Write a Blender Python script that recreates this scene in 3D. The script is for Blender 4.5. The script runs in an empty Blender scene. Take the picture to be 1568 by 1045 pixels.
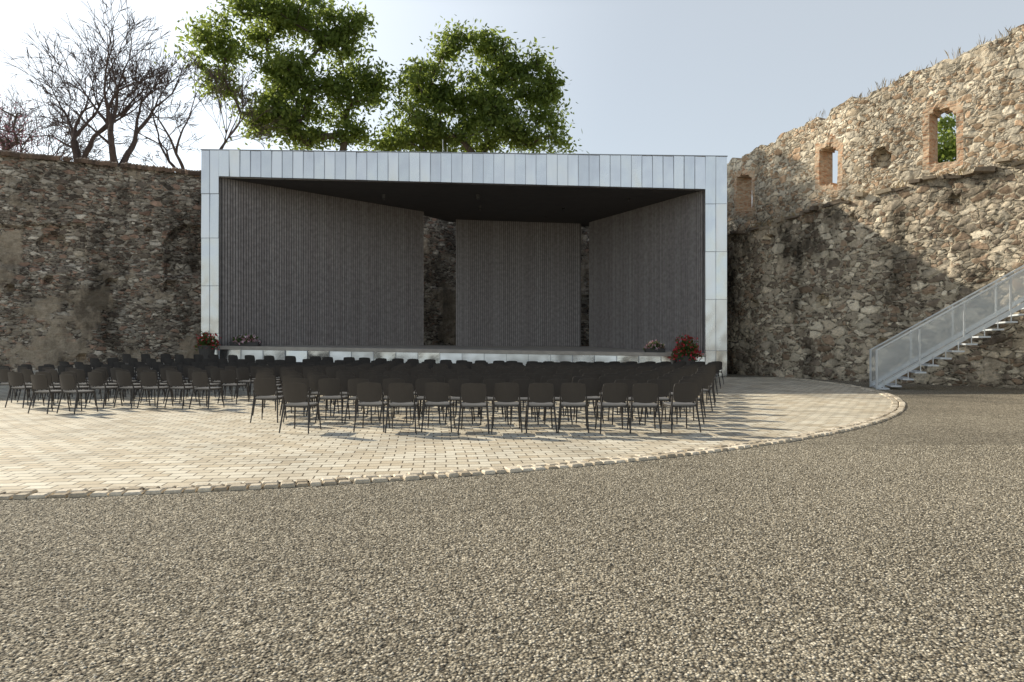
import bpy, bmesh, math, random
import numpy as np
from mathutils import Vector, noise, Matrix
random.seed(7); np.random.seed(7)
F=1045.0; H=1.5; V0=525.0
scene=bpy.context.scene
COL=scene.collection
R=math.radians
def ss(a,b,x):
    t=(x-a)/(b-a); t=max(0,min(1,t)); return t*t*(3-2*t)
def gh(x,y):
    return 0.6*ss(21,30,y)*ss(3,-12,x)*ss(-25,-16,x)

# ---------------- materials ----------------
class M:
    def __init__(s,name):
        s.m=bpy.data.materials.new(name); s.m.use_nodes=True
        s.n=s.m.node_tree.nodes; s.l=s.m.node_tree.links
        s.b=s.n['Principled BSDF']; s.out=s.n['Material Output']
    def new(s,t,**k):
        x=s.n.new(t)
        for a,b in k.items(): setattr(x,a,b)
        return x
    def coord(s,scale=(1,1,1),rot=(0,0,0)):
        tc=s.new('ShaderNodeTexCoord'); mp=s.new('ShaderNodeMapping')
        s.l.new(tc.outputs['Object'],mp.inputs['Vector']); mp.inputs['Scale'].default_value=scale; mp.inputs['Rotation'].default_value=rot
        return mp.outputs[0]
    def noise(s,vec,scale,detail=4,rough=0.55,out='Fac'):
        x=s.new('ShaderNodeTexNoise'); s.l.new(vec,x.inputs['Vector'])
        x.inputs['Scale'].default_value=scale; x.inputs['Detail'].default_value=detail; x.inputs['Roughness'].default_value=rough
        return x.outputs[out]
    def vor(s,vec,scale,feature='F1',rand=1.0):
        x=s.new('ShaderNodeTexVoronoi'); x.feature=feature; s.l.new(vec,x.inputs['Vector'])
        x.inputs['Scale'].default_value=scale; x.inputs['Randomness'].default_value=rand
        return x
    def island(s): return s.new('ShaderNodeNewGeometry').outputs['Random Per Island']
    def ramp(s,fac,stops,interp='LINEAR'):
        x=s.new('ShaderNodeValToRGB'); x.color_ramp.interpolation=interp
        e=x.color_ramp.elements
        while len(e)<len(stops): e.new(0.5)
        for el,(p,c) in zip(e,stops):
            el.position=p; el.color=(c,c,c,1) if isinstance(c,(int,float)) else (*c,1)
        s.l.new(fac,x.inputs[0]); return x.outputs[0]
    def mix(s,fac,a,b,mode='MIX'):
        x=s.new('ShaderNodeMix'); x.data_type='RGBA'; x.blend_type=mode
        for k,v in ((0,fac),(6,a),(7,b)):
            if isinstance(v,bpy.types.NodeSocket): s.l.new(v,x.inputs[k])
            elif k==0: x.inputs[0].default_value=v
            else: x.inputs[k].default_value=(v,v,v,1) if isinstance(v,(int,float)) else (*v,1)
        return x.outputs[2]
    def math(s,op,a,b=0.0,clamp=False):
        x=s.new('ShaderNodeMath'); x.operation=op; x.use_clamp=clamp
        for i,v in enumerate((a,b)):
            if isinstance(v,bpy.types.NodeSocket): s.l.new(v,x.inputs[i])
            else: x.inputs[i].default_value=v
        return x.outputs[0]
    def bump(s,h,strength=1.0,dist=0.05,normal=None):
        x=s.new('ShaderNodeBump'); s.l.new(h,x.inputs['Height'])
        x.inputs['Strength'].default_value=strength; x.inputs['Distance'].default_value=dist
        if normal: s.l.new(normal,x.inputs['Normal'])
        return x.outputs[0]
    def fin(s,col=None,rough=0.8,metal=0.0,normal=None,spec=None):
        if col is not None: 
            if isinstance(col,bpy.types.NodeSocket): s.l.new(col,s.b.inputs['Base Color'])
            else: s.b.inputs['Base Color'].default_value=(*col,1)
        if isinstance(rough,bpy.types.NodeSocket): s.l.new(rough,s.b.inputs['Roughness'])
        else: s.b.inputs['Roughness'].default_value=rough
        s.b.inputs['Metallic'].default_value=metal
        if spec is not None: s.b.inputs['Specular IOR Level'].default_value=spec
        if normal is not None: s.l.new(normal,s.b.inputs['Normal'])
        return s.m
def simple(name,col,rough=0.7,metal=0.0,var=0.25,nscale=6,bump=0.0,spec=None):
    m=M(name); v=m.coord(); n=m.noise(v,nscale,3)
    c=m.mix(n,tuple(x*(1-var) for x in col),tuple(min(1,x*(1+var)) for x in col))
    nb=m.bump(m.noise(v,nscale*8,3),0.4,bump) if bump else None
    return m.fin(c,rough,metal,nb,spec)
def islandmat(name,stops,rough=.85,bump=0.0,nsc=30):
    m=M(name); c=m.ramp(m.island(),stops); nb=None
    if bump: 
        n=m.noise(m.coord(),nsc,3); c=m.mix(.6,c,m.ramp(n,[(.3,.65),(.7,1.3)]),'MULTIPLY'); nb=m.bump(n,.6,bump)
    return m.fin(c,rough,0,nb,.25)

def stone(name,cols,mortar,scale=3.2,plaster=(0.3,0.27,0.22),pl_lo=0.58,pl_hi=0.68,pls=0.7,zs=1.6,stain=0.3,st_lo=.38,st_hi=.58,bd=0.05,gap=0.25):
    m=M(name); v=m.coord((1,1,zs))
    wn=m.noise(v,3.0,2,out='Color')
    vm=m.new('ShaderNodeVectorMath',operation='MULTIPLY_ADD'); m.l.new(wn,vm.inputs[0]); vm.inputs[1].default_value=(.22,.22,.22); m.l.new(v,vm.inputs[2])
    vec=vm.outputs[0]
    vc=m.vor(vec,scale); ve=m.vor(vec,scale,'DISTANCE_TO_EDGE')
    vc2=m.vor(vec,scale*2.1); ve2=m.vor(vec,scale*2.1,'DISTANCE_TO_EDGE')
    sel=m.ramp(m.noise(v,1.3,2),[(0.50,0.0),(0.515,1.0)])
    sx=m.new('ShaderNodeSeparateColor'); m.l.new(m.mix(sel,vc.outputs['Color'],vc2.outputs['Color']),sx.inputs[0])
    n=len(cols); col=m.ramp(sx.outputs[0],[(i/(n-1),c) for i,c in enumerate(cols)],'CONSTANT')
    bri=m.ramp(sx.outputs[1],[(0,0.65),(1,1.25)]); col=m.mix(1.0,col,bri,'MULTIPLY')
    fine=m.noise(v,22,4,0.7); mid=m.noise(v,6,3,0.6)
    col=m.mix(0.5,col,m.ramp(mid,[(0.3,0.6),(0.7,1.4)]),'MULTIPLY')
    col=m.mix(0.6,col,m.ramp(fine,[(0.3,0.6),(0.7,1.4)]),'MULTIPLY')
    edge=m.mix(sel,ve.outputs['Distance'],ve2.outputs['Distance'])
    edge=m.math('ADD',edge,m.math('MULTIPLY',m.math('SUBTRACT',fine,0.5),0.10))
    em=m.ramp(edge,[(0.045,0.0),(0.085,1.0)])
    mcol=m.mix(m.ramp(mid,[(0.40,0.0),(0.54,1.0)]),tuple(x*gap for x in mortar),mortar)
    col=m.mix(em,mcol,col)
    pm=m.ramp(m.noise(m.coord(),pls,6,0.65),[(pl_lo,0.0),(pl_hi,0.85)])
    pcol=m.mix(mid,tuple(x*0.75 for x in plaster),tuple(x*1.18 for x in plaster))
    pcol=m.mix(0.6,pcol,m.ramp(fine,[(0.3,0.6),(0.7,1.3)]),'MULTIPLY')
    col=m.mix(pm,col,pcol)
    st=m.ramp(m.noise(m.coord((1,1,0.5)),0.5,6,0.7),[(st_lo,stain),(st_hi,1.0)])
    col=m.mix(1.0,col,st,'MULTIPLY')
    hs=m.ramp(edge,[(0.0,0.0),(0.14,0.8),(0.35,1.0)])
    h=m.mix(pm,hs,0.85)
    h=m.math('ADD',h,m.math('MULTIPLY',fine,0.30)); h=m.math('ADD',h,m.math('MULTIPLY',mid,0.4))
    return m.fin(col,0.95,0,m.bump(h,1.0,bd),0.1)

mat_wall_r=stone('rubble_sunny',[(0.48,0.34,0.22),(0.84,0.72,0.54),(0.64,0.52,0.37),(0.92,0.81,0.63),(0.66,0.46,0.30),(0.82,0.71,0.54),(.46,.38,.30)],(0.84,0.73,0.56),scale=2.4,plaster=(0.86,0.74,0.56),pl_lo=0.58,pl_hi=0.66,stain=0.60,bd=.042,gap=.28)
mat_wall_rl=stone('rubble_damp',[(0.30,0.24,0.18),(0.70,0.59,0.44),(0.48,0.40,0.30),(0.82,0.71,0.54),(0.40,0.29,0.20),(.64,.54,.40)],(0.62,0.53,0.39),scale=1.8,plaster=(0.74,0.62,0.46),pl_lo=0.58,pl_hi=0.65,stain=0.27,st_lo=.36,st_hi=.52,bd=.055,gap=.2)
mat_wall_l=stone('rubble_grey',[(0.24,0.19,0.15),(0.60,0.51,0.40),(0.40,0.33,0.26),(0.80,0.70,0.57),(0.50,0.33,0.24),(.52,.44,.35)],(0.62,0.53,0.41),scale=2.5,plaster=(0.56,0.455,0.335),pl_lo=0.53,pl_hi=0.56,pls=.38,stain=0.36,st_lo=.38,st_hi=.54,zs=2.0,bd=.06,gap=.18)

def metal_mat():
    m=M('zinc_cladding'); v=m.coord()
    n3=m.noise(m.coord((1,1,0.25)),3,4,.6); isl=m.island()
    c=m.mix(n3,(0.78,0.80,0.82),(0.95,0.95,0.95))
    c=m.mix(1.0,c,m.ramp(isl,[(0,.74),(1,1.0)]),'MULTIPLY')
    r=m.math('ADD',m.ramp(isl,[(0,0.12),(1,0.30)]),m.math('MULTIPLY',n3,.06))
    nb=m.bump(m.noise(m.coord((1,1,.6)),1.5,1),0.8,0.05)
    return m.fin(c,r,1.0,nb)
mat_metal=metal_mat()
mat_seam=simple('zinc_seam',(0.38,0.40,0.43),0.45,1.0)
mat_slat=islandmat('grey_stained_timber',[(0,(0.30,0.27,0.258)),(1,(0.36,0.332,0.316))],.75,.002,6)
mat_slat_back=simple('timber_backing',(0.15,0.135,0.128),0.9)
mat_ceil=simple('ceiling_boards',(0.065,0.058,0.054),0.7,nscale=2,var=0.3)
mat_conc=simple('concrete',(0.50,0.45,0.39),0.85,nscale=3,var=0.35,bump=0.006)
mat_galv=simple('galvanised_steel',(0.68,0.71,0.72),0.5,0.2,var=0.15)
mat_bark=simple('bark',(0.12,0.095,0.075),0.95,nscale=5,var=0.5,bump=0.03)
mat_bark2=simple('bark_bare',(0.11,0.08,0.07),0.95,nscale=5,var=0.4)
mat_tile=islandmat('old_tile',[(0,(0.12,0.085,0.065)),(.6,(0.24,0.165,0.12)),(1,(0.36,0.24,0.17))],.9,.01,12)
mat_ledge_line=islandmat('ledge_line_dark',[(0,(0.10,0.08,0.06)),(.6,(0.24,0.19,0.14)),(1,(0.42,0.35,0.25))],.95,.02,8)  # dark tones for the blocks that draw the ledge line
mat_pot=simple('planter_dark',(0.07,0.065,0.06),0.6)
def brick_mat():
    m=M('reveal_brick'); v=m.coord((1,1,3.2)); a=m.vor(v,3.6); e=m.vor(v,3.6,'DISTANCE_TO_EDGE')
    sx=m.new('ShaderNodeSeparateColor'); m.l.new(a.outputs['Color'],sx.inputs[0])
    col=m.ramp(sx.outputs[0],[(0,(.48,.26,.15)),(.5,(.62,.42,.27)),(1,(.72,.55,.38))])
    col=m.mix(m.ramp(e.outputs['Distance'],[(.03,0),(.08,1)]),(.55,.46,.34),col)
    col=m.mix(.7,col,m.ramp(m.noise(v,14,4,.7),[(.3,.55),(.7,1.4)]),'MULTIPLY')
    return m.fin(col,.95,0,m.bump(e.outputs['Distance'],.8,.04),.1)
mat_brick=brick_mat()

def leafmat(name,a,b,c,nsc=0.5,tr=0.45,tcol=(0.28,0.38,0.04)):
    m=M(name); v=m.coord(); n=m.noise(v,nsc,2)
    col=m.ramp(n,[(0.3,a),(0.5,b),(0.7,c)])
    col=m.mix(0.7,col,m.ramp(m.island(),[(0.0,0.5),(1.0,1.6)]),'MULTIPLY')
    m.fin(col,0.5,0,None,0.35)
    t=m.new('ShaderNodeBsdfTranslucent'); m.l.new(m.mix(0.6,col,tcol),t.inputs[0])
    mx=m.new('ShaderNodeMixShader'); mx.inputs[0].default_value=tr
    m.l.new(m.b.outputs[0],mx.inputs[1]); m.l.new(t.outputs[0],mx.inputs[2]); m.l.new(mx.outputs[0],m.out.inputs[0])
    return m.m
mat_leaf=leafmat('ash_leaves',(0.075,0.115,0.035),(0.12,0.17,0.045),(0.18,0.23,0.06),tr=.55,tcol=(.50,.60,.12))
mat_leaf2=leafmat('purple_leaves',(0.16,0.08,0.10),(0.22,0.11,0.14),(0.28,0.16,0.18),tcol=(0.4,0.2,0.25))
mat_fleaf=leafmat('planter_leaves',(0.05,0.10,0.035),(0.08,0.14,0.05),(0.12,0.19,0.06),nsc=5)
mat_red=leafmat('red_petals',(0.5,0.02,0.04),(0.7,0.03,0.06),(0.8,0.08,0.12),nsc=8,tr=0.2,tcol=(0.6,0.03,0.05))
mat_pink=leafmat('pink_petals',(0.6,0.15,0.2),(0.75,0.5,0.55),(0.85,0.8,0.8),nsc=8,tr=0.2,tcol=(0.6,0.3,0.35))

GC=[(0.0,(0.17,0.14,0.10)),(0.35,(0.40,0.345,0.25)),(0.7,(0.60,0.525,0.39)),(1.0,(0.92,0.83,0.66))]
def gravel_mat():
    m=M('gravel_chippings'); v=m.coord()
    a=m.vor(v,62); b=m.vor(v,30)
    sx=m.new('ShaderNodeSeparateColor'); m.l.new(a.outputs['Color'],sx.inputs[0])
    col=m.ramp(sx.outputs[0],GC)
    sb=m.new('ShaderNodeSeparateColor'); m.l.new(b.outputs['Color'],sb.inputs[0])
    col=m.mix(0.8,col,m.ramp(sb.outputs[1],[(0,.6),(1,1.3)]),'MULTIPLY')
    big=m.noise(v,0.35,5,.6); col=m.mix(1.0,col,m.ramp(big,[(0.3,0.78),(0.7,1.10)]),'MULTIPLY')
    gap=m.ramp(a.outputs['Distance'],[(0.35,1.0),(0.75,0.3)])
    col=m.mix(1.0,col,gap,'MULTIPLY')
    h=m.math('SUBTRACT',1.0,a.outputs['Distance']); h2=m.math('SUBTRACT',1.0,b.outputs['Distance'])
    hh=m.math('ADD',h,m.math('MULTIPLY',h2,1.0))
    hh=m.math('ADD',hh,m.math('MULTIPLY',m.noise(v,5,3),0.8))
    return m.fin(col,0.9,0,m.bump(hh,0.75,0.012),0.2)
mat_gravel=gravel_mat()
mat_peb=islandmat('gravel_stones',GC,.85)
def paving_mat():
    m=M('sandstone_pavers'); v=m.coord(rot=(0,0,R(-7)))
    wn=m.noise(v,0.6,2,out='Color')
    vm=m.new('ShaderNodeVectorMath',operation='MULTIPLY_ADD'); m.l.new(wn,vm.inputs[0]); vm.inputs[1].default_value=(.10,.10,0); m.l.new(v,vm.inputs[2])
    b=m.new('ShaderNodeTexBrick'); m.l.new(vm.outputs[0],b.inputs['Vector'])
    b.inputs['Scale'].default_value=1.0; b.inputs['Brick Width'].default_value=0.27; b.inputs['Row Height'].default_value=0.175
    b.inputs['Mortar Size'].default_value=0.009; b.inputs['Mortar Smooth'].default_value=0.2; b.inputs['Bias'].default_value=0.1
    b.inputs['Color1'].default_value=(0.74,0.62,0.44,1); b.inputs['Color2'].default_value=(1.0,0.92,0.74,1); b.inputs['Mortar'].default_value=(0.22,0.175,0.12,1)
    n=m.noise(v,0.8,5,0.65); f=m.noise(v,30,3,0.7)
    col=m.mix(0.9,b.outputs['Color'],m.ramp(n,[(0.32,0.72),(0.55,1.0)]),'MULTIPLY')
    col=m.mix(0.5,col,m.ramp(f,[(0.3,0.75),(0.6,1.0)]),'MULTIPLY')
    h=m.math('SUBTRACT',1.0,b.outputs['Fac']); h=m.math('ADD',h,m.math('MULTIPLY',f,0.2)); h=m.math('ADD',h,m.math('MULTIPLY',n,0.5))
    return m.fin(col,0.75,0,m.bump(h,0.7,0.009),0.3)
mat_pave=paving_mat()
mat_cob=islandmat('cobble_border',[(0,(0.46,0.38,0.27)),(1,(0.95,0.84,0.66))],.85,.01)

# ---------------- mesh helpers ----------------
def obj(name,verts,faces,mats,mi=None,parent=None,smooth=False,loc=None):
    me=bpy.data.meshes.new(name); me.from_pydata([tuple(v) for v in verts],[],faces)
    for m in (mats if isinstance(mats,(list,tuple)) else [mats]): me.materials.append(m)
    if mi is not None: me.polygons.foreach_set('material_index',mi)
    if smooth: me.polygons.foreach_set('use_smooth',[True]*len(me.polygons))
    me.update(); o=bpy.data.objects.new(name,me); COL.objects.link(o)
    if parent: o.parent=parent
    if loc: o.location=loc
    return o
def npobj(name,verts,quads,mat,parent=None,k=4):
    me=bpy.data.meshes.new(name); n=len(verts); q=len(quads)
    me.vertices.add(n); me.vertices.foreach_set('co',np.asarray(verts,dtype=np.float32).ravel())
    me.loops.add(q*k); me.loops.foreach_set('vertex_index',np.asarray(quads,dtype=np.int32).ravel())
    me.polygons.add(q); me.polygons.foreach_set('loop_start',np.arange(0,q*k,k,dtype=np.int32))
    try: me.polygons.foreach_set('loop_total',np.full(q,k,dtype=np.int32))
    except Exception: pass
    me.materials.append(mat); me.update(calc_edges=True); me.validate()
    o=bpy.data.objects.new(name,me); COL.objects.link(o)
    if parent: o.parent=parent
    return o
def empty(name,loc=(0,0,0)):
    e=bpy.data.objects.new(name,None); COL.objects.link(e); e.location=loc; return e
class B:
    def __init__(s): s.v=[]; s.f=[]; s.m=[]
    def add(s,vs,fs,mi=0):
        o=len(s.v); s.v+= [tuple(v) for v in vs]; s.f+=[tuple(i+o for i in f) for f in fs]; s.m+=[mi]*len(fs)
    def hexa(s,p,mi=0):
        s.add(p,[(3,2,1,0),(4,5,6,7),(0,1,5,4),(1,2,6,5),(2,3,7,6),(3,0,4,7)],mi)
    def box(s,c,d,mi=0,rot=None,jit=0):
        pts=[]
        for z in (-1,1):
            for x,y in ((-1,-1),(1,-1),(1,1),(-1,1)):
                p=Vector((x*d[0]/2,y*d[1]/2,z*d[2]/2))
                if jit: p+=Vector((random.uniform(-jit,jit),random.uniform(-jit,jit),random.uniform(-jit,jit)))
                if rot: p=rot@p
                pts.append(p+Vector(c))
        s.hexa(pts,mi)
    def beam(s,a,b,w,h,mi=0,up=Vector((0,0,1))):
        a=Vector(a); b=Vector(b); d=(b-a).normalized(); sx=d.cross(up)
        if sx.length<1e-4: sx=Vector((1,0,0))
        sx.normalize(); u=sx.cross(d).normalized()
        pts=[p+sx*i*w/2+u*j*h/2 for p in (a,b) for i,j in ((-1,-1),(1,-1),(1,1),(-1,1))]
        s.hexa(pts,mi)
    def tube(s,a,b,r0,r1,n=6,mi=0):
        a=Vector(a); b=Vector(b); d=(b-a).normalized(); sx=d.orthogonal().normalized(); u=d.cross(sx)
        vs=[]
        for p,r in ((a,r0),(b,r1)):
            for i in range(n):
                t=2*math.pi*i/n; vs.append(p+sx*math.cos(t)*r+u*math.sin(t)*r)
        s.add(vs,[(i,(i+1)%n,n+(i+1)%n,n+i) for i in range(n)]+[tuple(range(n))[::-1],tuple(range(n,2*n))],mi)
    def make(s,name,mats,parent=None,smooth=False):
        return obj(name,s.v,s.f,mats,s.m,parent,smooth)

# ---------------- ground ----------------
def axis(a,b,fine_a,fine_b,st,coarse):
    L=list(np.arange(fine_a,fine_b+1e-6,st)); x=fine_a
    lo=[]
    while x>a: x-=coarse; lo.append(x); coarse*=1.5
    x=fine_b; hi=[]; c=20
    while x<b: x+=c; hi.append(x); c*=1.5
    return lo[::-1]+L+hi
xs=axis(-2500,2500,-36,36,1.0,20); ys=axis(-2500,2500,-2,48,1.0,20)
vs=[(x,y,gh(x,y)) for y in ys for x in xs]; nx=len(xs)
fs=[(j*nx+i,j*nx+i+1,(j+1)*nx+i+1,(j+1)*nx+i) for j in range(len(ys)-1) for i in range(nx-1)]
obj('gravel_ground',vs,fs,mat_gravel,smooth=True)
PC=(-7.7,25.95); PR=19.4
vs=[]; fs=[]; nr=40; na=128
for i in range(nr+1):
    for j in range(na):
        r=PR*i/nr; a=2*math.pi*j/na; x=PC[0]+r*math.cos(a); y=PC[1]+r*math.sin(a)
        y2=min(y,29.4); vs.append((x,y2,gh(x,y2)+0.014))
for i in range(nr):
    for j in range(na):
        q=(i*na+j,(i+1)*na+j,(i+1)*na+(j+1)%na,i*na+(j+1)%na)
        if min(vs[k][1] for k in q)<29.39: fs.append(q)
obj('paved_terrace',vs,fs,mat_pave,smooth=True)
bb=B(); 
for row,rr in enumerate((PR+0.02,PR+0.17)):
    a=math.radians(-175)
    while a<math.radians(8):
        w=random.uniform(0.13,0.19); da=w/rr
        am=a+da/2; x=PC[0]+rr*math.cos(am)+random.uniform(-.01,.01); y=PC[1]+rr*math.sin(am)
        z=gh(x,y); rot=Matrix.Rotation(am+random.uniform(-.09,.09),3,'Z')
        hw=w/2-0.012; hr=0.062; h=0.032+random.uniform(-.008,.008)
        if y<29 and x>-26:
            p=[]
            for zz,k in ((-0.03,1),(h-0.012,1),(h,0.8)):
                for sx,sy in ((-1,-1),(1,-1),(1,1),(-1,1)):
                    p.append(rot@Vector((sx*hr*k,sy*hw*k,0))+Vector((x,y,z+zz)))
            bb.add(p,[(0,1,5,4),(1,2,6,5),(2,3,7,6),(3,0,4,7),(4,5,9,8),(5,6,10,9),(6,7,11,10),(7,4,8,11),(8,9,10,11)])
        a+=da
bb.make('cobble_border',mat_cob)
N=70000
px=np.random.uniform(-8.5,8.5,N*2); py=2.0+8.0*np.random.power(1.0,N*2)
keep=((px-PC[0])**2+(py-PC[1])**2>(PR+0.3)**2)&(np.abs(px)<0.8*py+0.8); px=px[keep][:N]; py=py[keep][:N]; n=len(px)
base=np.array([(1,0,0),(0.3,0.95,0),(-0.9,0.4,0),(-0.5,-0.8,0),(0.6,-0.75,0),(0.1,0.1,0.8)],dtype=np.float32)
sz=np.random.uniform(0.004,0.0105,n)
th=np.random.uniform(0,6.28,n); jit=np.random.uniform(0.75,1.25,(n,6,3))
vv=base[None]*jit*sz[:,None,None]; c,s_=np.cos(th)[:,None],np.sin(th)[:,None]
X=vv[:,:,0]*c-vv[:,:,1]*s_; Y=vv[:,:,0]*s_+vv[:,:,1]*c
V=np.stack([X+px[:,None],Y+py[:,None],vv[:,:,2]+np.random.uniform(0.0,0.003,n)[:,None]],-1).reshape(-1,3)
tri=np.array([(i,(i+1)%5,5) for i in range(5)]); T=(tri[None]+6*np.arange(n)[:,None,None]).reshape(-1,3)
npobj('loose_gravel',V,T,mat_peb,k=3)

# ---------------- walls ----------------
def resample(path,zs,step):
    out=[]; s=0
    for i in range(len(path)-1):
        a=Vector(path[i]); b=Vector(path[i+1]); L=(b-a).length; n=max(1,int(L/step))
        for k in range(n):
            t=k/n; out.append((a.lerp(b,t),zs[i]*(1-t)+zs[i+1]*t,s+L*t))
        s+=L
    out.append((Vector(path[-1]),zs[-1],s)); return out
def wall(name,path,ztops,mat,zbot=-0.3,thick=0.9,cell=0.14,holes=(),recess=(),rag=0.25,rough=0.05,seed=0,side=1,parent=None,stepz=None,ring=1):
    P=resample(path,ztops,cell); n=len(P)
    xy=[p[0].copy() for p in P]
    for it in range(25):
        xy=[xy[0]]+[(xy[i-1]+xy[i]*2+xy[i+1])/4 for i in range(1,n-1)]+[xy[-1]]
    zm=sum(ztops)/len(ztops); m=int((zm-zbot)/cell)
    V=[];Vb=[]; nor=[]; ZT=[]
    for i in range(n):
        d=(xy[min(i+1,n-1)]-xy[max(i-1,0)]).normalized(); nor.append(Vector((d.y,-d.x))*side)
    U=[784+F*p.x/max(p.y,1) for p in xy]
    for i in range(n):
        s=P[i][2]; zt=P[i][1]+rag*(noise.fractal(Vector((s*0.7,seed,0)),1,2,4))+rag*0.5*noise.noise(Vector((s*3,seed+5,0)))
        if rag>.1: zt+=0.10*(noise.cell(Vector((s*1.7,seed,0)))-.5)
        ZT.append(zt)
        for j in range(m+1):
            z=zbot+(zt-zbot)*j/m
            d=rough*noise.fractal(Vector((s*1.1,z*1.4,seed)),1,2,4)*1.2+0.03*noise.noise(Vector((s*5,z*7,seed)))
            if stepz is not None:
                d+=0.13*ss(stepz+.10,stepz-.06,z+0.18*noise.noise(Vector((s*.5,seed,2))))
            v=V0-(z-H)*F/max(xy[i].y,1)
            for (u0,v0,u1,v1,dep,arch) in recess:
                if u0<U[i]<u1:
                    uu=(U[i]-(u0+u1)/2)/((u1-u0)/2); top=v0+(1-math.sqrt(max(0,1-uu*uu)))*(u1-u0)*0.5*arch
                    if top<v<v1: d-=dep
            p=xy[i]+nor[i]*d; V.append((p.x,p.y,z))
            q=xy[i]-nor[i]*thick; Vb.append((q.x,q.y,z))
    N=len(V); m1=m+1
    cells=np.ones((n-1,m),bool)
    for i in range(n-1):
        for j in range(m):
            u=(U[i]+U[i+1])/2; z=(V[i*m1+j][2]+V[i*m1+j+1][2])/2; v=V0-(z-H)*F/max(xy[i].y,1)
            for (u0,v0,u1,v1,arch) in holes:
                if u0<u<u1:
                    uu=(u-(u0+u1)/2)/((u1-u0)/2); top=v0+(1-math.sqrt(max(0,1-uu*uu)))*(u1-u0)*0.5*arch
                    if top<v<v1: cells[i,j]=False
    fs=[];mi=[]
    def id(i,j): return i*m1+j
    rg=range(-ring,ring+1)
    for i in range(n-1):
        for j in range(m):
            if not cells[i,j]: continue
            a,b,c,d=id(i,j),id(i+1,j),id(i+1,j+1),id(i,j+1)
            nb=any(0<=i+di<n-1 and 0<=j+dj<m and not cells[i+di,j+dj] for di in rg for dj in rg)
            fs.append((a,b,c,d)); mi.append(1 if nb else 0); fs.append((a+N,d+N,c+N,b+N)); mi.append(0)
            if j==m-1 or not cells[i,j+1]: fs.append((d,c,c+N,d+N)); mi.append(0 if j==m-1 else 1)
            if j==0 or not cells[i,j-1]: fs.append((b,a,a+N,b+N)); mi.append(0)
            if i==0 or not cells[i-1,j]: fs.append((a,d,d+N,a+N)); mi.append(1)
            if i==n-2 or not cells[i+1,j]: fs.append((c,b,b+N,c+N)); mi.append(1)
    o=obj(name,V+Vb,fs,[mat,mat_brick],mi,parent=parent)
    return o,xy,nor,P,ZT
castle_r=empty('ruined_stone_wall')
lp=[(5,43),(9.3,38),(10.5,32.4),(11.6,29.6),(13.3,26.3),(16.7,22.2),(19.8,16.5),(22,9)]
lz=[6.5,6.6,6.75,6.75,7.15,7.45,7.4,7.4]
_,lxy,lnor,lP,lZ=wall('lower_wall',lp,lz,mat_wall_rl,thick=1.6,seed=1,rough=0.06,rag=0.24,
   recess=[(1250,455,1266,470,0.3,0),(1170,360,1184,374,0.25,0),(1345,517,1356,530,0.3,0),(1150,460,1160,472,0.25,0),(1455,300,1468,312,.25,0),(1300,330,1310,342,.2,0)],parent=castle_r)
b=B(); i=0
while i<len(lxy)-3:
    k=random.choice((1,2,3,4)); p=lxy[i]; nn=lnor[i]
    for dd in (0.02,0.45,0.95):
        if random.random()<(.08 if dd<.1 else .35): continue
        rot=Matrix(((-nn.y,nn.x,0),(nn.x,nn.y,0),(0,0,1)))@Matrix.Rotation(random.uniform(-.25,.25),3,'Z')@Matrix.Rotation(random.uniform(-.12,.12),3,'Y')
        w=k*.14+random.uniform(-.02,.06); h=random.uniform(.07,.17); dd+=random.uniform(-.08,.08)
        b.box((p.x-nn.x*dd,p.y-nn.y*dd,lZ[i]+h/2-.04),(w,random.uniform(.28,.42),h),0,rot,.03)
    i+=k
b.make('ledge_line_blocks',mat_ledge_line,castle_r)  # irregular dark blocks added so the ledge reads as a dark line
off=1.15
up=[(x+off*0.82,y+off*0.55) for x,y in lp]
uz=[10.2,10.5,10.75,11.0,11.5,12.35,13.2,13.2]
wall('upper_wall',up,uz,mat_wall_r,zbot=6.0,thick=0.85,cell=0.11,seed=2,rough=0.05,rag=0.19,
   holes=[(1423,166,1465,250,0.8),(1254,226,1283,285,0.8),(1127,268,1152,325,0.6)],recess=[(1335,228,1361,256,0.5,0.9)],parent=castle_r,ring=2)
bw=[(-40,25),(-30,27.6),(-22.5,30),(-15.3,33.4),(-9,38.8),(-3,42),(3,43.3),(7,42)]
bz=[9.8,9.8,9.8,9.75,9.7,9.2,9.0,8.8]
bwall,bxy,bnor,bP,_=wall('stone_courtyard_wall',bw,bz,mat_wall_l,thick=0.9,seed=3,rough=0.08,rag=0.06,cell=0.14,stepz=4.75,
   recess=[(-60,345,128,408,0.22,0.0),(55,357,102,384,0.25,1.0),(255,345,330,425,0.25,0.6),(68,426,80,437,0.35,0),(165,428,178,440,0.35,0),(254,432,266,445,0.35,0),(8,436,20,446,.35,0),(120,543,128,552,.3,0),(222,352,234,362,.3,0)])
b=B(); i=0
while i<len(bxy)-2:
    p=bxy[i]; nn=bnor[i]; z=bP[i][1]
    if p.x>6: break
    zt=z+random.uniform(-.03,.03)
    a=Vector((p.x+nn.x*random.uniform(.16,.22),p.y+nn.y*0.18,zt+0.0)); c=Vector((p.x-nn.x*0.45,p.y-nn.y*0.45,zt+0.22))
    b.tube(a,c,0.10,0.08,7); i+=2 if random.random()<.05 else 1
b.make('coping_tiles',mat_tile,parent=bwall)
V=[];Q=[]
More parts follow.
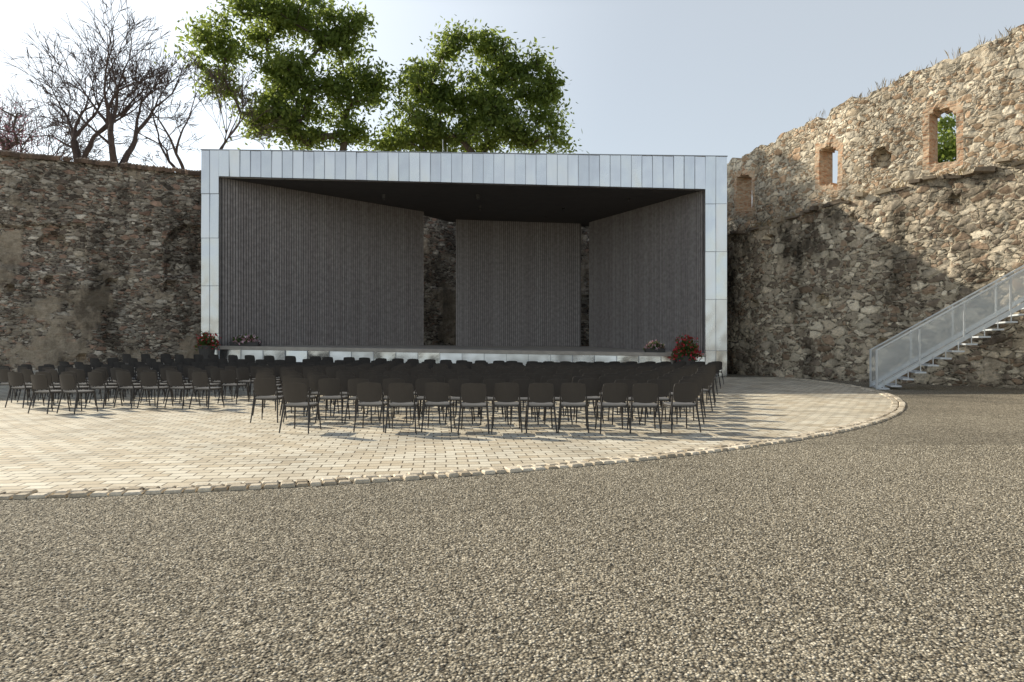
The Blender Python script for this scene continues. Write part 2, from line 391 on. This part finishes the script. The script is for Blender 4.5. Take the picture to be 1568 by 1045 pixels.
def tuft(x,y,z,n,h,sp):
    for _ in range(n):
        a=random.uniform(0,6.28); l=h*random.uniform(.4,1); dx,dy=math.cos(a),math.sin(a)
        bx,by=x+random.gauss(0,sp),y+random.gauss(0,sp); k=len(V)
        w=0.006; t=random.uniform(.1,.6)*l
        V.extend([(bx-dy*w,by+dx*w,z-.1),(bx+dy*w,by-dx*w,z-.1),(bx+dx*t*.5+dy*w*.6,by+dy*t*.5-dx*w*.6,z+l*.6),(bx+dx*t,by+dy*t,z+l)])
        Q.append((k,k+1,k+2,k+3))
for k in range(40):
    t=random.random()**0.6; i0=3+2.6*t; i=int(i0); f=i0-i
    x=up[i][0]*(1-f)+up[i+1][0]*f; y=up[i][1]*(1-f)+up[i+1][1]*f; z=uz[i]*(1-f)+uz[i+1]*f
    tuft(x+random.uniform(0,.5),y+random.uniform(0,.5),z,7,0.38,0.12)
for k in range(40):
    t=random.random(); i0=2+3.4*t; i=int(i0); f=i0-i
    x=lp[i][0]*(1-f)+lp[i+1][0]*f; y=lp[i][1]*(1-f)+lp[i+1][1]*f; z=lz[i]*(1-f)+lz[i+1]*f
    tuft(x+.3,y+.25,z+.1,8,0.25,0.12)
npobj('wall_top_grass',V,Q,simple('dry_grass',(0.35,0.26,0.12),0.9))

# ---------------- stage ----------------
stage=empty('open_air_stage',(0,0,0))
XL,XR=-13.66,9.45; IL,IR=-12.89,8.50
def lin(x,a,b): return a+(b-a)*(x-XL)/(XR-XL)
otop=lambda x: lin(x,9.97,9.68)
itop=lambda x: 8.82+(8.25-8.82)*(x-IL)/(IR-IL)
zfl=lambda x: 1.36+(1.03-1.36)*(x-IL)/(IR-IL)
YF=30.0
def pillow(b,x0,x1,zb0,zb1,zt0,zt1,y,amp=0.012,tilt=0.018,nx=5,nz=7,mi=0):
    tx=random.gauss(0,tilt); tz=random.gauss(0,tilt)+.012; a=random.uniform(-1,1.5)*amp; vs=[]
    for j in range(nz+1):
        for i in range(nx+1):
            u=i/nx; w=j/nz; x=x0+(x1-x0)*u; z=(zb0*(1-u)+zb1*u)*(1-w)+(zt0*(1-u)+zt1*u)*w
            yy=y-a*math.sin(math.pi*u)*math.sin(math.pi*w)-tx*(u-.5)*(x1-x0)+tz*(w-.5)*min(1.2,(zt0-zb0))
            vs.append((x,yy,z))
    b.add(vs,[(j*(nx+1)+i,j*(nx+1)+i+1,(j+1)*(nx+1)+i+1,(j+1)*(nx+1)+i) for j in range(nz) for i in range(nx)],mi)
b=B(); sm=B()
n=46; w=(IR-IL)/n
for i in range(n):
    x0=IL+i*w; x1=x0+w
    pillow(b,x0+.004,x1-.004,itop(x0),itop(x1),otop(x0),otop(x1),YF)
    if i: sm.hexa([(x0-.009,YF-.035,itop(x0)),(x0+.009,YF-.035,itop(x0)),(x0+.009,YF+.01,itop(x0)),(x0-.009,YF+.01,itop(x0)),(x0-.009,YF-.035,otop(x0)),(x0+.009,YF-.035,otop(x0)),(x0+.009,YF+.01,otop(x0)),(x0-.009,YF+.01,otop(x0))])
for (x0,x1,levs) in ((XL,IL,[0.3,1.9,4.0,6.1,8.05,9.97]),(IR,XR,[-.05,1.15,3.4,5.5,7.6,9.68])):
    xm=x0+(x1-x0)*0.48
    for k in range(len(levs)-1):
        for xa,xb in ((x0,xm),(xm,x1)):
            ta=otop(xa) if k==len(levs)-2 else levs[k+1]; tb=otop(xb) if k==len(levs)-2 else levs[k+1]
            pillow(b,xa+.003,xb-.003,levs[k]+.004,levs[k]+.004,ta-.004,tb-.004,YF,nz=10)
        if k: sm.box(((x0+x1)/2,YF-.004,levs[k]),(x1-x0,.04,.016))
    sm.box((xm,YF-.004,(levs[0]+levs[-1])/2),(.014,.04,levs[-1]-levs[0]))
b.hexa([(XL,YF+.04,.2),(IL-.0,YF+.04,.2),(IL,YF+.5,.2),(XL,YF+.9,.2),(XL,YF+.04,otop(XL)-.01),(IL,YF+.04,otop(IL)-.01),(IL,YF+.5,9.4),(XL,YF+.9,9.4)])
b.hexa([(IR,YF+.04,-.1),(XR,YF+.04,-.1),(XR,YF+.9,-.1),(IR,YF+.5,-.1),(IR,YF+.04,otop(IR)-.01),(XR,YF+.04,otop(XR)-.01),(XR,YF+.9,9.4),(IR,YF+.5,9.4)])
b.hexa([(IL,YF+.04,itop(IL)),(IR,YF+.04,itop(IR)),(IR,YF+.28,itop(IR)),(IL,YF+.28,itop(IL)),(IL,YF+.04,otop(IL)-.01),(IR,YF+.04,otop(IR)-.01),(IR,YF+.28,otop(IR)-.01),(IL,YF+.28,otop(IL)-.01)])
sm.hexa([(XL-.02,YF-.04,otop(XL)),(XR+.02,YF-.04,otop(XR)),(XR+.02,YF+.4,otop(XR)),(XL-.02,YF+.4,otop(XL)),(XL-.02,YF-.04,otop(XL)+.03),(XR+.02,YF-.04,otop(XR)+.03),(XR+.02,YF+.4,otop(XR)+.03),(XL-.02,YF+.4,otop(XL)+.03)])
n=22; w=(IR-IL)/n
for i in range(n):
    x0=IL+i*w; x1=x0+w
    pillow(b,x0+.004,x1-.004,-.1,-.1,zfl(x0)-.16,zfl(x1)-.16,YF+.02)
    zz=zfl(x0)-.17; sm.box((x0,YF+.0,zz/2),(.014,.05,zz))
b.make('zinc_frame',mat_metal,stage); sm.make('cladding_seams',mat_seam,stage)
Pz=[(XL+.05,YF+.29,8.83),(XR-.05,YF+.29,8.24),(XR-.05,YF+.9,8.23),(5.3,38.7,8.05),(-3.5,38.7,8.34),(-5.2,37.0,8.50),(XL+.05,YF+.9,8.83)]
n=len(Pz); vs=[p for p in Pz]+[(p[0],p[1],9.45) for p in Pz]
me_f=[]; mi=[]
vs.append((-1,33,8.45)); ci=len(vs)-1
for i in range(n):
    me_f.append(((i+1)%n,i,ci)); mi.append(0)
    me_f.append((i,(i+1)%n,n+(i+1)%n,n+i)); mi.append(1)
me_f.append(tuple(range(n,2*n))); mi.append(1)
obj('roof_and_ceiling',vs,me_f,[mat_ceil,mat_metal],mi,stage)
b=B()
fl=[(IL,YF-.06,1.36),(IR,YF-.06,1.03),(5.0,38.7,1.30),(-3.4,38.7,1.34),(-5.2,37.0,1.36)]
n=len(fl); b.add([(x,y,z) for x,y,z in fl]+[(x,y,z-.15) for x,y,z in fl],[tuple(range(n))]+[(i,n+i,n+(i+1)%n,(i+1)%n) for i in range(n)]+[tuple(range(n,2*n))[::-1]],0)
b.make('stage_floor',mat_conc,stage)
b=B(); b.hexa([(IL+.05,YF+.3,-.1),(IR-.05,YF+.3,-.1),(4.8,38.5,-.1),(-5.2,38.5,-.1),(IL+.05,YF+.3,1.0),(IR-.05,YF+.3,.85),(4.8,38.5,1.0),(-5.2,36.9,1.0)]); b.make('plinth',mat_conc,stage)
def slatwall(name,a,bp,pitch=0.115):
    a=Vector((a[0],a[1],0)); c=Vector((bp[0],bp[1],0)); d=(c-a); L=d.length; d.normalize(); nn=Vector((d.y,-d.x,0))
    if nn.y>0: nn=-nn
    b=B(); k=int(L/pitch)
    zt=8.95; zb=0.9
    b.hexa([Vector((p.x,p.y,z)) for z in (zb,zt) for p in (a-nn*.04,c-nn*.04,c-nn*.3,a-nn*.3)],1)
    for i in range(k):
        p=a+d*((i+.5)*pitch)+nn*random.uniform(-.003,.003)
        b.beam((p.x,p.y,zb),(p.x,p.y,zt),pitch*0.72,0.035,0,up=nn)
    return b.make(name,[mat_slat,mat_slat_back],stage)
slatwall('slatted_wall_left',(IL+.01,YF+.32),(-4.72,36.5))
slatwall('slatted_wall_back',(-3.13,38.0),(3.85,38.0))
slatwall('slatted_wall_right',(4.25,37.6),(IR-.01,YF+.32))
b=B()
for x,y in ((-6,32),(-1.6,34.5),(2.6,34.5),(5.5,32.2),(-1.6,32),(1.8,36.5)):
    b.box((x,y,8.36),(.14,.14,.16)); b.tube((x,y,8.29),(x,y-.05,8.20),.06,.07,8)
b.make('ceiling_spotlights',mat_pot,stage)
b=B(); b.tube((-3.1,30.6,9.4),(-3.1,30.6,10.6),.02,.015,6); b.tube((-2.9,30.6,9.4),(-2.9,30.6,10.3),.015,.012,6); b.make('antenna_poles',mat_galv,stage)  # two thin antenna poles on the roof

# ---------------- staircase ----------------
st=empty('metal_staircase')
b=B(); pn=B()
sd=Vector((4.2,-1.6,0)).normalized(); sn=Vector((sd.y,-sd.x,0)); sn=-sn if sn.y<0 else sn
o=Vector((11.7,21.9,0)); slope=0.655; SL=5.6
for side,w in ((0,0.0),(1,1.45)):
    q=o+sn*w
    b.beam(q+Vector((0,0,.05)),q+sd*SL+Vector((0,0,SL*slope+.05)),.012,.11)
    b.beam(q+Vector((0,0,1.26)),q+sd*SL+Vector((0,0,SL*slope+1.06)),.05,.045)
    b.beam(q,q+Vector((0,0,1.28)),.05,.05)
    for k in range(1,5):
        p=q+sd*(k*1.2)+Vector((0,0,k*1.2*slope)); b.beam(p+Vector((0,0,-.02)),p+Vector((0,0,1.14)),.06,.016)
    c0=q+Vector((0,0,.14)); c1=q+Vector((0,0,1.22)); d0=q+sd*SL+Vector((0,0,SL*slope+.12)); d1=d0+Vector((0,0,.9))
    b.beam(c0,d0,.02,.02)
    pn.add([c0,d0,d1,c1],[(0,1,2,3)])
run=.34
for k in range(int(SL/run)):
    p=o+sd*(0.2+k*run)+Vector((0,0,run*slope*(k+.6)-.24))+sn*.72
    if p.z<.03: p.z=.03
    rot=Matrix(((sd.x,sn.x,0),(sd.y,sn.y,0),(0,0,1)))
    b.box(p,(.30,1.62,.05),0,rot)
    b.beam(p+sn*-.76,p+sn*-.76+Vector((0,0,.30)),.03,.012)
b.make('stair_steel',mat_galv,st)
m=M('perforated_sheet')
m.fin((0.74,0.78,0.78),0.4,0.2); m.b.inputs['Alpha'].default_value=0.33
pn.make('railing_panels',m.m,st)

# ---------------- chairs ----------------
def chair_mesh():
    b=B()
    for sx in (-1,1):
        b.tube((sx*.205,.20,.44),(sx*.235,.25,0),.015,.011,6)
        b.tube((sx*.215,-.20,.46),(sx*.25,-.30,0),.017,.012,6)
        b.tube((sx*.215,-.20,.44),(sx*.215,-.245,.60),.015,.012,6)
        b.beam((sx*.21,-.20,.43),(sx*.205,.20,.43),.02,.03)
    b.beam((-.205,.2,.43),(.205,.2,.43),.02,.025)
    b.beam((-.215,-.2,.43),(.215,-.2,.43),.02,.025)
    def shell(fn,n,m,mi):
        vs=[]
        for sgn in (0,1):
            for j in range(m+1):
                for i in range(n+1): vs.append(fn(i/n*2-1,j/m*2-1,sgn))
        K=(n+1)*(m+1); fs=[]
        for j in range(m):
            for i in range(n):
                a=j*(n+1)+i; fs.append((a,a+1,a+n+2,a+n+1)); fs.append((K+a,K+a+n+1,K+a+n+2,K+a+1))
        for i in range(n): fs.append((i,K+i,K+i+1,i+1)); a=m*(n+1)+i; fs.append((a,a+1,K+a+1,K+a))
        for j in range(m): a=j*(n+1); fs.append((a,a+n+1,K+a+n+1,K+a)); a+=n; fs.append((a,K+a,K+a+n+1,a+n+1))
        b.add(vs,fs,mi)
    def rc(u,v,k=0.10):
        return u*(1-k*v*v*abs(u)**3),v*(1-k*u*u*abs(v)**3)
    def seat(u,v,s):
        a,c=rc(u,v); return (a*.225,c*.225+.0,.462-.012*(1-u*u)*(1-v*v)-(.0 if s else .022))
    shell(seat,6,6,1)
    def back(u,v,s):
        a,c=rc(u,v,.12); w=.20+.018*(c+1)/2
        z=.66+c*.165; y=-.235-.045*(c+1)/2*1.1-.045*(1-a*a)+(0.016 if s else 0)
        return (a*w,y,z)
    shell(back,8,5,0)
    me=bpy.data.meshes.new('chair'); me.from_pydata(b.v,[],b.f)
    me.materials.append(mat_ch); me.materials.append(mat_seat); me.polygons.foreach_set('material_index',b.m)
    me.update(); 
    bm=bmesh.new(); bm.from_mesh(me); bmesh.ops.recalc_face_normals(bm,faces=bm.faces); bm.to_mesh(me); bm.free()
    return me
mat_ch=simple('chair_anthracite',(0.05,0.044,0.040),0.5,var=0.15,spec=0.4)
mat_seat=simple('chair_seat_sky_glare',(0.22,0.215,0.21),0.4,var=0.1,spec=0.5)  # seat grey has the sky glare painted into its colour
cm=chair_mesh(); cnt=0
def chair(x,y,rz):
    global cnt
    o=bpy.data.objects.new('chair',cm); COL.objects.link(o)
    o.location=(x,y,gh(x,y)+0.016); o.rotation_euler=(0,0,rz); cnt+=1
for k in range(12):
    y=11.55+k*1.17
    if k==0: xl,xr=-3.55,2.8
    else: xl,xr=max(-0.36*y,-6.2-.08*k),2.8+0.34*(y-11.4)
    n=int(round((xr-xl)/0.59)); sp=(xr-xl)/n
    for i in range(n+1):
        x=xl+i*sp
        if k==0 and i==1: continue
        yy=y+0.025*(x)**2*0.25-(0.25 if k==0 and i==0 else 0)-.02*x
        chair(x+random.gauss(0,.03),yy+random.gauss(0,.06),random.gauss(0,.06)+0.012*x)
for k,(y,xl,xr) in enumerate([(14.5,-9.9,-9.2),(15.75,-11.3,-6.9),(17.0,-12.6,-6.9),(18.3,-13.6,-7.0),(19.6,-14.6,-7.2),(20.9,-14.8,-7.4),(22.2,-14.6,-7.6),(23.5,-14.3,-7.8),(24.8,-13.9,-8.0)]):
    n=max(1,int(round((xr-xl)/0.64)))
    for i in range(n+1):
        x=xl+(xr-xl)*i/n; 
        chair(x+random.gauss(0,.03),y+(x+9)*-0.06+random.gauss(0,.05),R(-14)+random.gauss(0,.06))

# ---------------- planters ----------------
def leaves(name,c,size,mat,parent=None,asp=0.5,droop=0.0):
    n=len(c); a=np.random.normal(size=(n,3)); a[:,2]-=droop; a/=np.linalg.norm(a,axis=1)[:,None]
    t=np.random.normal(size=(n,3)); w=np.cross(a,t); w/=np.linalg.norm(w,axis=1)[:,None]+1e-6
    s=size*np.random.uniform(.6,1.3,n)[:,None]
    V=np.stack([c-a*s,c+w*s*asp-a*s*.1,c+a*s,c-w*s*asp-a*s*.1],1).reshape(-1,3)
    Q=(np.arange(4)[None]+4*np.arange(n)[:,None])
    return npobj(name,V,Q,mat,parent)
def planter(x,y,z,r,h,ph,flmat,wide=1.0,nleaf=500,nfl=160,box=False):
    e=empty('flower_planter',(x,y,z)); b=B()
    if box:
        b.box((0,0,ph/2),(r*2*wide*.9,r*1.1,ph)); b.box((0,0,ph),(r*2*wide*.94,r*1.15,.03))
    else:
        n=20; prof=[(0.70,0),(0.72,.02),(1.0,ph),(1.06,ph),(1.06,ph+.04),(0.95,ph+.04),(0.9,ph-.03)]
        rr=r*.62; vs=[(math.cos(2*math.pi*i/n)*p*rr,math.sin(2*math.pi*i/n)*p*rr,zz) for p,zz in prof for i in range(n)]
        b.add(vs,[(k*n+i,k*n+(i+1)%n,(k+1)*n+(i+1)%n,(k+1)*n+i) for k in range(len(prof)-1) for i in range(n)])
    b.make('pot',mat_pot,e)
    def scat(nn,size,shell,name,mat):
        d=np.random.normal(size=(nn,3)); d/=np.linalg.norm(d,axis=1)[:,None]; d[:,2]=np.abs(d[:,2])*1.0-.25*np.random.rand(nn)
        rad=shell+(1-shell)*np.random.rand(nn)
        lump=np.array([0.75+.45*noise.noise(Vector(tuple(q*2.2))+Vector((x,y,0))) for q in d])+.15
        c=d*rad[:,None]*lump[:,None]*np.array([r*wide,r*.8,h]); c[:,2]+=ph
        return leaves(name,c,size,mat,e)
    scat(nleaf,.07,.3,'foliage',mat_fleaf); scat(nfl,.06,.85,'blossoms',flmat)
planter(-13.05,29.2,gh(-13,29.2),.55,.75,.75,mat_red,nleaf=700,nfl=200)
planter(7.45,29.2,gh(7.4,29.2),.66,1.05,0.9,mat_red,nleaf=1100,nfl=380)
planter(-11.85,30.35,1.35,.34,.40,.16,mat_pink,wide=2.0,box=True,nfl=260)
planter(6.35,30.35,1.07,.32,.40,.16,mat_pink,wide=1.5,box=True,nfl=220)

# ---------------- trees ----------------
def tree_skel(base,fork,targets,seed,stepl=1.1,tip=0.018,expo=2.25):
    rnd=random.Random(seed); pos=[Vector(base)]; par=[-1]
    n=8
    for i in range(1,n+1):
        t=i/n; pos.append(Vector(base).lerp(Vector(fork),t)+Vector((rnd.gauss(0,.12),rnd.gauss(0,.12),0))); par.append(i-1)
    T=sorted(targets,key=lambda q:(q-Vector(fork)).length)
    tips=[]
    for q in T:
        P=np.array([p[:] for p in pos]); d=P-np.array(q[:]); dist=np.linalg.norm(d,axis=1)
        cost=dist+0.9*np.maximum(0,d[:,2]+0.35*dist)+ (np.arange(len(P))<5)*50
        k=int(np.argmin(cost)); a=pos[k]; L=(q-a).length; m=max(1,int(L/stepl)); cur=k
        side=Vector((rnd.gauss(0,1),rnd.gauss(0,1),rnd.gauss(0,.5)))*L*0.07
        for i in range(1,m+1):
            t=i/m; p=a.lerp(q,t)+side*math.sin(math.pi*t)+Vector((0,0,L*0.10*math.sin(math.pi*t)))+Vector((rnd.gauss(0,.07),rnd.gauss(0,.07),rnd.gauss(0,.07)))
            pos.append(p); par.append(cur); cur=len(pos)-1
        tips.append(cur)
    r=[0.0]*len(pos)
    for i in range(len(pos)-1,-1,-1):
        if r[i]==0: r[i]=tip**expo
        if par[i]>=0: r[par[i]]+=r[i]
    r=[x**(1/expo) for x in r]
    return pos,par,r,tips
def skel_mesh(name,pos,par,r,mat,parent,n=5,rmin=0.012):
    P=np.array([p[:] for p in pos]); idx=np.array([i for i in range(len(pos)) if par[i]>=0]); pa=np.array([par[i] for i in idx])
    A=P[pa]; Bv=P[idx]; d=Bv-A; L=np.linalg.norm(d,axis=1)[:,None]+1e-6; d/=L
    ref=np.tile(np.array([0.31,0.17,0.93]),(len(d),1)); sx=np.cross(d,ref); sx/=np.linalg.norm(sx,axis=1)[:,None]+1e-6; u=np.cross(d,sx)
    rr=np.array(r); ra=np.minimum(rr[pa],rr[idx]*1.35); rb=rr[idx]; ra=np.maximum(ra,rmin); rb=np.maximum(rb,rmin)
    th=np.arange(n)*2*math.pi/n; ct=np.cos(th)[None,:,None]; sn_=np.sin(th)[None,:,None]
    ring=sx[:,None]*ct+u[:,None]*sn_
    V=np.concatenate([A[:,None]+ring*ra[:,None,None],Bv[:,None]+ring*rb[:,None,None]],1).reshape(-1,3)
    q=np.array([(i,(i+1)%n,n+(i+1)%n,n+i) for i in range(n)]); Q=(q[None]+2*n*np.arange(len(d))[:,None,None]).reshape(-1,4)
    o=npobj(name,V,Q,mat,parent); o.data.polygons.foreach_set('use_smooth',[True]*len(o.data.polygons)); return o
def leafy(name,Y,trunk_u,lobes,ncl,lpc,size,seed,mat=mat_leaf,fork_v=250,spread=.56,gz=0,thr=-.08):
    rnd=random.Random(seed); sc=Y/F; T=[]
    wsum=sum(l[2]*l[3] for l in lobes)
    for (u,v,ru,rv) in lobes:
        k=int(ncl*ru*rv/wsum); tries=0
        while k>0 and tries<2000:
            tries+=1
            d=Vector((rnd.gauss(0,1),rnd.gauss(0,1),rnd.gauss(0,1))).normalized()*(rnd.random()**0.4)
            q=Vector(((u-784)*sc+d.x*ru*sc,Y+d.y*ru*sc*.9,H+(V0-v)*sc+d.z*rv*sc))
            if noise.noise(q*0.42+Vector((seed,0,0)))<thr: continue
            T.append(q); k-=1
    tx=(trunk_u-784)*sc; fz=H+(V0-fork_v)*sc
    e=empty(name)
    pos,par,r,tips=tree_skel((tx+.3,Y,gz-.2),(tx,Y,fz),T,seed,tip=.032)
    skel_mesh('trunk_and_limbs',pos,par,r,mat_bark,e)
    tp=np.array([pos[i][:] for i in tips]+[pos[par[i]][:] for i in tips]); rs=np.random.RandomState(seed)
    c=np.repeat(tp,lpc//2,axis=0); csz=np.repeat(rs.uniform(.4,1.45,len(tp)),lpc//2)[:,None]
    off=rs.normal(size=c.shape)*np.array([spread,spread,spread*.6])*csz; off[:,2]-=0.12*(off[:,0]**2+off[:,1]**2)
    leaves('crown_leaves',c+off,size,mat,e,asp=.42,droop=.35)
    return e
leafy('ash_tree',50,522,[(325,70,42,38),(395,25,55,40),(470,15,60,40),(530,60,42,48),(562,125,36,40),(430,110,68,45),(500,150,50,42),(440,198,66,28),(345,125,32,22),(400,165,44,30),(520,205,35,22)],350,80,.20,11)
leafy('ash_tree',51,735,[(690,65,30,28),(750,80,40,38),(810,110,42,38),(640,130,46,36),(715,150,65,42),(640,190,48,34),(590,218,32,14),(760,190,62,36),(840,165,32,48),(835,220,32,18),(690,215,60,22)],340,80,.20,23)
leafy('linden_tree',46,1560,[(1455,235,70,45),(1500,300,60,50)],60,120,.2,31,fork_v=380,thr=-1)
leafy('purple_plum_tree',40,5,[(0,190,45,32),(-60,190,50,50),(25,215,30,22)],120,22,.07,41,mat=mat_leaf2,fork_v=260,spread=.7,thr=-1)
def bare(name,x,y,h,seed,lean=0,r0=.3,spread=.5,f=0.55):
    rnd=random.Random(seed); pos=[Vector((x,y,-.2))]; par=[-1]; R_=[r0]
    def grow(k,d,L,r,dep):
        n=max(2,int(L/.4)); cur=k; ds=d.copy()
        for i in range(n):
            t=(i+1)/n; ds=(ds+Vector((rnd.gauss(0,.12),rnd.gauss(0,.12),rnd.gauss(0,.06)+.03))).normalized()
            pos.append(pos[cur]+ds*(L/n)); par.append(cur); R_.append(r*(1-.45*t)); cur=len(pos)-1
            if dep>0 and i>=n*0.25 and rnd.random()<(.55 if dep<5 else .2):
                ax=ds.orthogonal().normalized(); ax=Matrix.Rotation(rnd.uniform(0,6.28),3,ds)@ax
                nd=(ds*math.cos(.8)+ax*math.sin(.8)).normalized(); grow(cur,nd,L*rnd.uniform(.45,.7),r*(1-.45*t)*.5,dep-1)
        if dep>0:
            for q in range(2 if rnd.random()<.7 else 3):
                ax=ds.orthogonal().normalized(); ax=Matrix.Rotation(rnd.uniform(0,6.28),3,ds)@ax; a=rnd.uniform(.25,.65)*spread/.5
                nd=(ds*math.cos(a)+ax*math.sin(a)).normalized(); grow(cur,nd,L*rnd.uniform(.65,.85),r*.58*rnd.uniform(.7,1),dep-1)
    n=8
    for i in range(1,n+1):
        t=i/n; pos.append(Vector((x+lean*t*2,y,h*f*t))+Vector((rnd.gauss(0,.06),0,0))); par.append(i-1); R_.append(r0*(1-.3*t))
    k=len(pos)-1
    for q in range(3):
        a=q*2.1+rnd.uniform(0,1); nd=Vector((math.cos(a)*.5*spread/.5,math.sin(a)*.5*spread/.5,1)).normalized(); grow(k,nd,h*.155,r0*.66,5)
    e=empty(name); skel_mesh('trunk_and_branches',pos,par,R_,mat_bark2,e,n=5,rmin=.013); return e
bare('bare_tree',(122-784)*42/F,42,18.5,5,lean=0,r0=.34,spread=.42,f=.62)
bare('bare_tree',(182-784)*42/F,41.5,19.5,8,lean=.1,r0=.36,spread=.48,f=.6)
bare('bare_tree',(305-784)*45/F,45,18.5,3,lean=-.2,r0=.25,spread=.38,f=.6)
bare('bare_tree',(60-784)*48/F,48,18,12,lean=-.2,r0=.22,spread=.5,f=.55)

# ---------------- light / sky / camera ----------------
el=R(27); az=math.atan2(-.85,.52)
S=Vector((math.sin(az)*math.cos(el),math.cos(az)*math.cos(el),math.sin(el)))
sl=bpy.data.lights.new('sun','SUN'); sl.energy=5.0; sl.angle=R(0.5); sl.color=(1.0,0.92,0.77)
so=bpy.data.objects.new('sun',sl); COL.objects.link(so); so.rotation_euler=S.to_track_quat('Z','Y').to_euler()
w=bpy.data.worlds.new('World'); scene.world=w; w.use_nodes=True
nt=w.node_tree; sky=nt.nodes.new('ShaderNodeTexSky'); sky.sky_type='NISHITA'; sky.sun_disc=False
sky.sun_elevation=el; sky.sun_rotation=az%(2*math.pi); sky.dust_density=0.6; sky.air_density=1.0; sky.ozone_density=1.0
# haze layer: thick towards the horizon, thin overhead, a little brighter around the sun
tc=nt.nodes.new('ShaderNodeTexCoord'); sp=nt.nodes.new('ShaderNodeSeparateXYZ'); nt.links.new(tc.outputs['Generated'],sp.inputs[0])
rp=nt.nodes.new('ShaderNodeValToRGB'); nt.links.new(sp.outputs[2],rp.inputs[0])
rp.color_ramp.elements[0].position=0.44; rp.color_ramp.elements[0].color=(.93,.96,.95,1)
rp.color_ramp.elements[1].position=0.64; rp.color_ramp.elements[1].color=(.06,.065,.07,1)
dt=nt.nodes.new('ShaderNodeVectorMath'); dt.operation='DOT_PRODUCT'; nt.links.new(tc.outputs['Generated'],dt.inputs[0]); dt.inputs[1].default_value=S
mr=nt.nodes.new('ShaderNodeMapRange'); mr.interpolation_type='SMOOTHSTEP'; nt.links.new(dt.outputs['Value'],mr.inputs[0])
mr.inputs[1].default_value=0.45; mr.inputs[2].default_value=0.93; mr.inputs[3].default_value=8.0; mr.inputs[4].default_value=15.0
hm=nt.nodes.new('ShaderNodeVectorMath'); hm.operation='SCALE'; nt.links.new(rp.outputs[0],hm.inputs[0]); nt.links.new(mr.outputs[0],hm.inputs['Scale'])
hz=nt.nodes.new('ShaderNodeMix'); hz.data_type='RGBA'; hz.blend_type='ADD'; hz.inputs[0].default_value=1.0
nt.links.new(hm.outputs[0],hz.inputs[7]); nt.links.new(sky.outputs[0],hz.inputs[6])
bg=nt.nodes['Background']; nt.links.new(hz.outputs[2],bg.inputs[0]); bg.inputs[1].default_value=0.065
cam=bpy.data.cameras.new('camera'); co=bpy.data.objects.new('camera',cam); COL.objects.link(co)
co.location=(0,0,H); co.rotation_euler=(R(90),0,0); cam.lens=24; cam.sensor_width=36; cam.shift_y=0.0016; cam.clip_end=6000; cam.clip_start=.05
scene.camera=co
scene.view_settings.view_transform='Standard'; scene.view_settings.look='None'; scene.view_settings.exposure=0
print('chairs',cnt)
